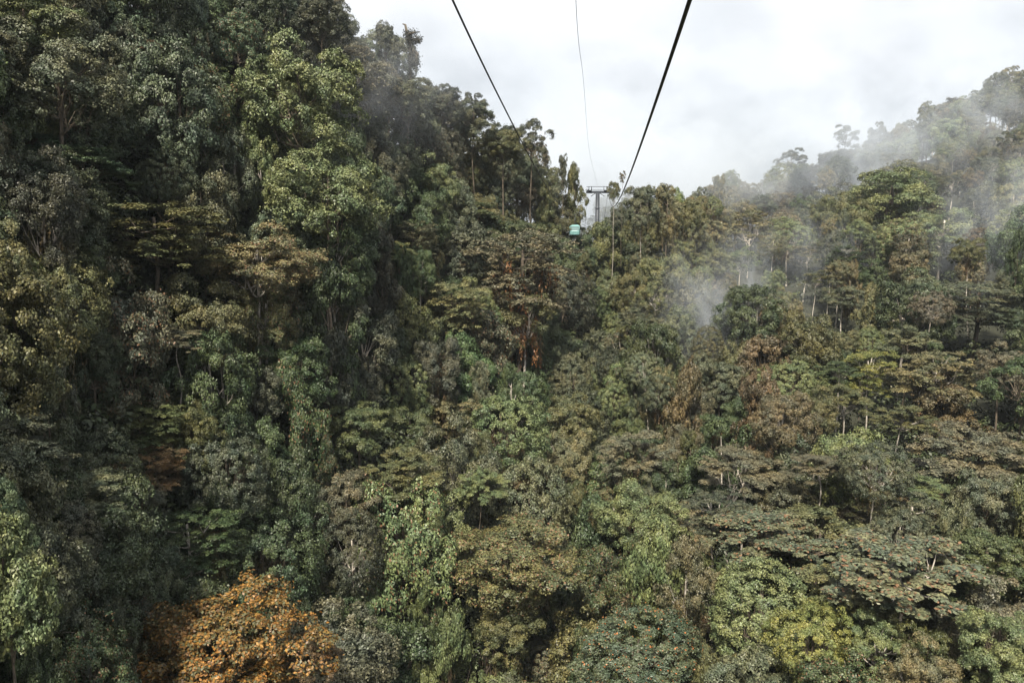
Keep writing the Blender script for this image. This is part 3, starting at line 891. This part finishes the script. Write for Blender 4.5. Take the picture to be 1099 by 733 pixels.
cable('haul_cable', rope((740.5, 0, 11.8), (661, 220), tower_pt(1)), .034,
      'thick dark steel cable running from the top edge to the right arm of the tower', 'cable')
cl = cable('haul_cable', rope((485, 0, 20), (553, 130), tower_pt(-1), (617, 231)), .028,
      'thinner dark steel cable left of the others, passing behind the dark lacy tree', 'cable')
cable('communication_cable', [Vector((-1, -8, 9.0)), (618, 0, 30), (626, 85, 62), (633, 165, 125), Vector((TX, TY, TZ + 1.2))], .011,
      'faint hair-thin wire hanging in the sky between the two dark cables', 'wire')


def gondola():
    d = 165.0
    hp = Vector(at(617, 231, d))
    root = empty('gondola', hp + Vector((0, 0, -4.0))); root.rotation_euler = (0, 0, -heading)
    # cabin shell: rounded body with window band
    def ring(z, sx, sy, n=16):
        pts = []
        for k in range(n):
            a = 2 * math.pi * (k + .5) / n
            c, s = math.cos(a), math.sin(a)
            pts.append((math.copysign(abs(c) ** .45, c) * sx, math.copysign(abs(s) ** .45, s) * sy, z))
        return pts
    def shell(levels, name, mat):
        bm = bmesh.new(); rs = []
        for z, sx, sy in levels: rs.append([bm.verts.new(p) for p in ring(z, sx, sy)])
        for a_, b_ in zip(rs[:-1], rs[1:]):
            for k in range(16): bm.faces.new((a_[k], a_[(k + 1) % 16], b_[(k + 1) % 16], b_[k]))
        bm.faces.new(rs[0][::-1]); bm.faces.new(rs[-1])
        me = bpy.data.meshes.new(name); bm.to_mesh(me); bm.free()
        return mesh_obj(name, me, mat, root)
    shell([(0, .85, .75), (.12, 1.05, .9), (.8, 1.15, 1.0), (.86, 1.12, .97)], 'body', M_TEAL)
    shell([(.861, 1.08, .93), (1.7, 1.0, .86)], 'window_band', M_GLASS)
    shell([(1.701, 1.06, .92), (1.82, 1.04, .9), (2.0, .8, .7), (2.06, .5, .4)], 'roof', M_TEAL)
    for sx, sy in ((-1, -1), (1, -1), (-1, 1), (1, 1)):
        m = MB(); m.tube([(sx * 1.0, sy * .86, .82), (sx * .93, sy * .8, 1.75)], .06, 6); m.build('window_pillar', M_TEAL, root)
    m = MB(); m.tube([(0, 0, 2.02), (0, 0, 2.4), (.0, 0, 3.95)], [.09, .07, .07], 8); m.tube([(-.5, 0, 2.1), (0, 0, 2.55), (.5, 0, 2.1)], .045, 6)
    m.build('hanger_arm', M_STEEL, root)
    m = MB(); m.box((0, 0, 3.98), (.22, .7, .24)); m.build('grip', M_DARK, root, .03)
    tag(root, 'small teal cable car cabin hanging just left of the tower', 'gondola')
gondola()

# ------------------------------------------------------------------ misty forested ridge beyond the pass
# ------------------------------------------------------------------ labels for the remaining trees
marks = [a for a in ALL if a['hero']]
used = {}
for a in ALL:
    if a['hero']: continue
    best = sorted(marks, key=lambda m: math.hypot(m['px'] - a['px'], m['py'] - a['py']))
    done = False
    look = a['tint'] + ' ' + (FORM[a['kind']] if not a['o'].name.startswith('slender') else 'slender upright leafy tree')
    if a['pale'] and a['kind'] in ('umbrella', 'open'): look += ' on pale trunk'
    elif a['moss']: look += ' with brown moss'
    size = 'small ' if a['r'] < 3.4 else ('big ' if a['r'] > 5.2 else '')
    for m, size in [(m_, s_) for m_ in best[:14] for s_ in ('', size)]:
        dx, dy = a['px'] - m['px'], a['py'] - m['py']
        ang = math.degrees(math.atan2(-dy, dx)) % 360
        dirs = ['right of', 'above right of', 'above', 'above left of', 'left of', 'below left of', 'below', 'below right of']
        dr = dirs[int((ang + 22.5) // 45) % 8]
        dist = math.hypot(dx, dy)
        far = 'close ' if dist < 60 else ('' if dist < 130 else 'well ')
        lab = f"{size}{look} {far}{dr} {m['hero'][1]}"
        if lab not in used and len(lab.replace('-', ' ').split()) <= 16:
            used[lab] = a; done = True; break
    if not done:
        lab = ' '.join(lab.split()[:16]); used.setdefault(lab, a)
    a['o']['label'] = lab; a['o']['category'] = 'tree'; a['o']['group'] = 'trees covering the forested slopes'
for a in ALL:
    if a['hero']: a['o']['group'] = 'trees covering the forested slopes'

# ------------------------------------------------------------------ mist and haze
def mist(name, c, size, dens, scale, label, seed=0, thr=.42, rot=0.0, col=(.80, .86, .95), soft=.25):
    bm = bmesh.new()
    bmesh.ops.create_icosphere(bm, subdivisions=3, radius=1)
    me = bpy.data.meshes.new(name); bm.to_mesh(me); bm.free()
    m = bpy.data.materials.new('mist'); m.use_nodes = True
    t = m.node_tree
    for n in list(t.nodes): t.nodes.remove(n)
    L = t.links.new
    tcn = t.nodes.new('ShaderNodeTexCoord')
    ln = t.nodes.new('ShaderNodeVectorMath'); ln.operation = 'LENGTH'; L(tcn.outputs['Object'], ln.inputs[0])
    fo = t.nodes.new('ShaderNodeMapRange'); fo.interpolation_type = 'SMOOTHSTEP'
    fo.inputs['From Min'].default_value = .98; fo.inputs['From Max'].default_value = .15; fo.inputs['To Min'].default_value = 0; fo.inputs['To Max'].default_value = 1
    L(ln.outputs['Value'], fo.inputs['Value'])
    mp_ = t.nodes.new('ShaderNodeMapping'); mp_.inputs['Location'].default_value = (seed * 3.1, seed * 1.7, seed * .9)
    mp_.inputs['Rotation'].default_value = (0, .6, 0); mp_.inputs['Scale'].default_value = (1.5, 1.0, .75)
    L(tcn.outputs['Object'], mp_.inputs[0])
    nn = t.nodes.new('ShaderNodeTexNoise'); nn.inputs['Scale'].default_value = scale; nn.inputs['Detail'].default_value = 6; nn.inputs['Roughness'].default_value = .68
    nn.inputs['Distortion'].default_value = 1.3
    L(mp_.outputs[0], nn.inputs['Vector'])
    r = t.nodes.new('ShaderNodeMapRange'); r.inputs['From Min'].default_value = thr; r.inputs['From Max'].default_value = thr + soft
    r.inputs['To Min'].default_value = 0; r.inputs['To Max'].default_value = dens
    L(nn.outputs['Fac'], r.inputs['Value'])
    mu = t.nodes.new('ShaderNodeMath'); mu.operation = 'MULTIPLY'; L(fo.outputs[0], mu.inputs[0]); L(r.outputs[0], mu.inputs[1])
    v = t.nodes.new('ShaderNodeVolumePrincipled'); v.inputs['Color'].default_value = (*col, 1); v.inputs['Anisotropy'].default_value = 0.0
    L(mu.outputs[0], v.inputs['Density'])
    o_ = t.nodes.new('ShaderNodeOutputMaterial'); L(v.outputs[0], o_.inputs['Volume'])
    o = mesh_obj(name, me, m)
    o.location = c; o.scale = size; o.rotation_euler = (0, rot, 0)
    tag(o, label, 'mist', None, 'stuff')
    return o


mist('mist', at(782, 348, 135), (18, 13, 21), .075, 1.3, 'pale patch of mist drifting over the trees right of centre', 1)
mist('mist', at(1000, 130, 255), (48, 30, 28), .048, 2.0, 'torn mist rising off the top of the right ridge', 2, .46)
mist('mist', at(930, 175, 262), (24, 20, 24), .04, 1.7, 'thin wisp of mist streaming up the right ridge', 3, .42, .5)
mist('mist', at(1090, 250, 165), (24, 20, 26), .042, 1.7, 'mist patch at the right edge below the ridge', 4, .42)
mist('cloud_bank', at(700, 200, 285), (120, 90, 40), .04, 2.8, 'grey cloud bank filling the pass behind the tower', 6, .40, col=(.74, .79, .86))
mist('mist', at(400, 85, 112), (22, 12, 14), .03, 1.9, 'faint mist on the upper left slope near the snag', 7, .44)
mist('mist', at(870, 270, 180), (18, 14, 12), .05, 2.0, 'thin mist strands over the sunlit far slope', 9, .47)

bm = bmesh.new()
bmesh.ops.create_cube(bm, size=1.0)
me = bpy.data.meshes.new('haze'); bm.to_mesh(me); bm.free()
for v_ in me.vertices:
    x, y, z = v_.co
    v_.co = (1310 if x > 0 else -1310, 1510 if y > 0 else -710, 130 if z > 0 else -95)
mh = bpy.data.materials.new('haze'); mh.use_nodes = True
t = mh.node_tree
for n in list(t.nodes): t.nodes.remove(n)
v = t.nodes.new('ShaderNodeVolumePrincipled'); v.inputs['Color'].default_value = (.80, .88, 1.0, 1); v.inputs['Density'].default_value = .00009
o_ = t.nodes.new('ShaderNodeOutputMaterial'); t.links.new(v.outputs[0], o_.inputs['Volume'])
hz = mesh_obj('haze', me, mh)
tag(hz, 'thin bluish haze in the air of the whole valley', 'haze', None, 'stuff')

for o in COL.objects:
    if 'label' in o and len(o['label'].replace('-', ' ').split()) > 16: print('LONG', o['label'])
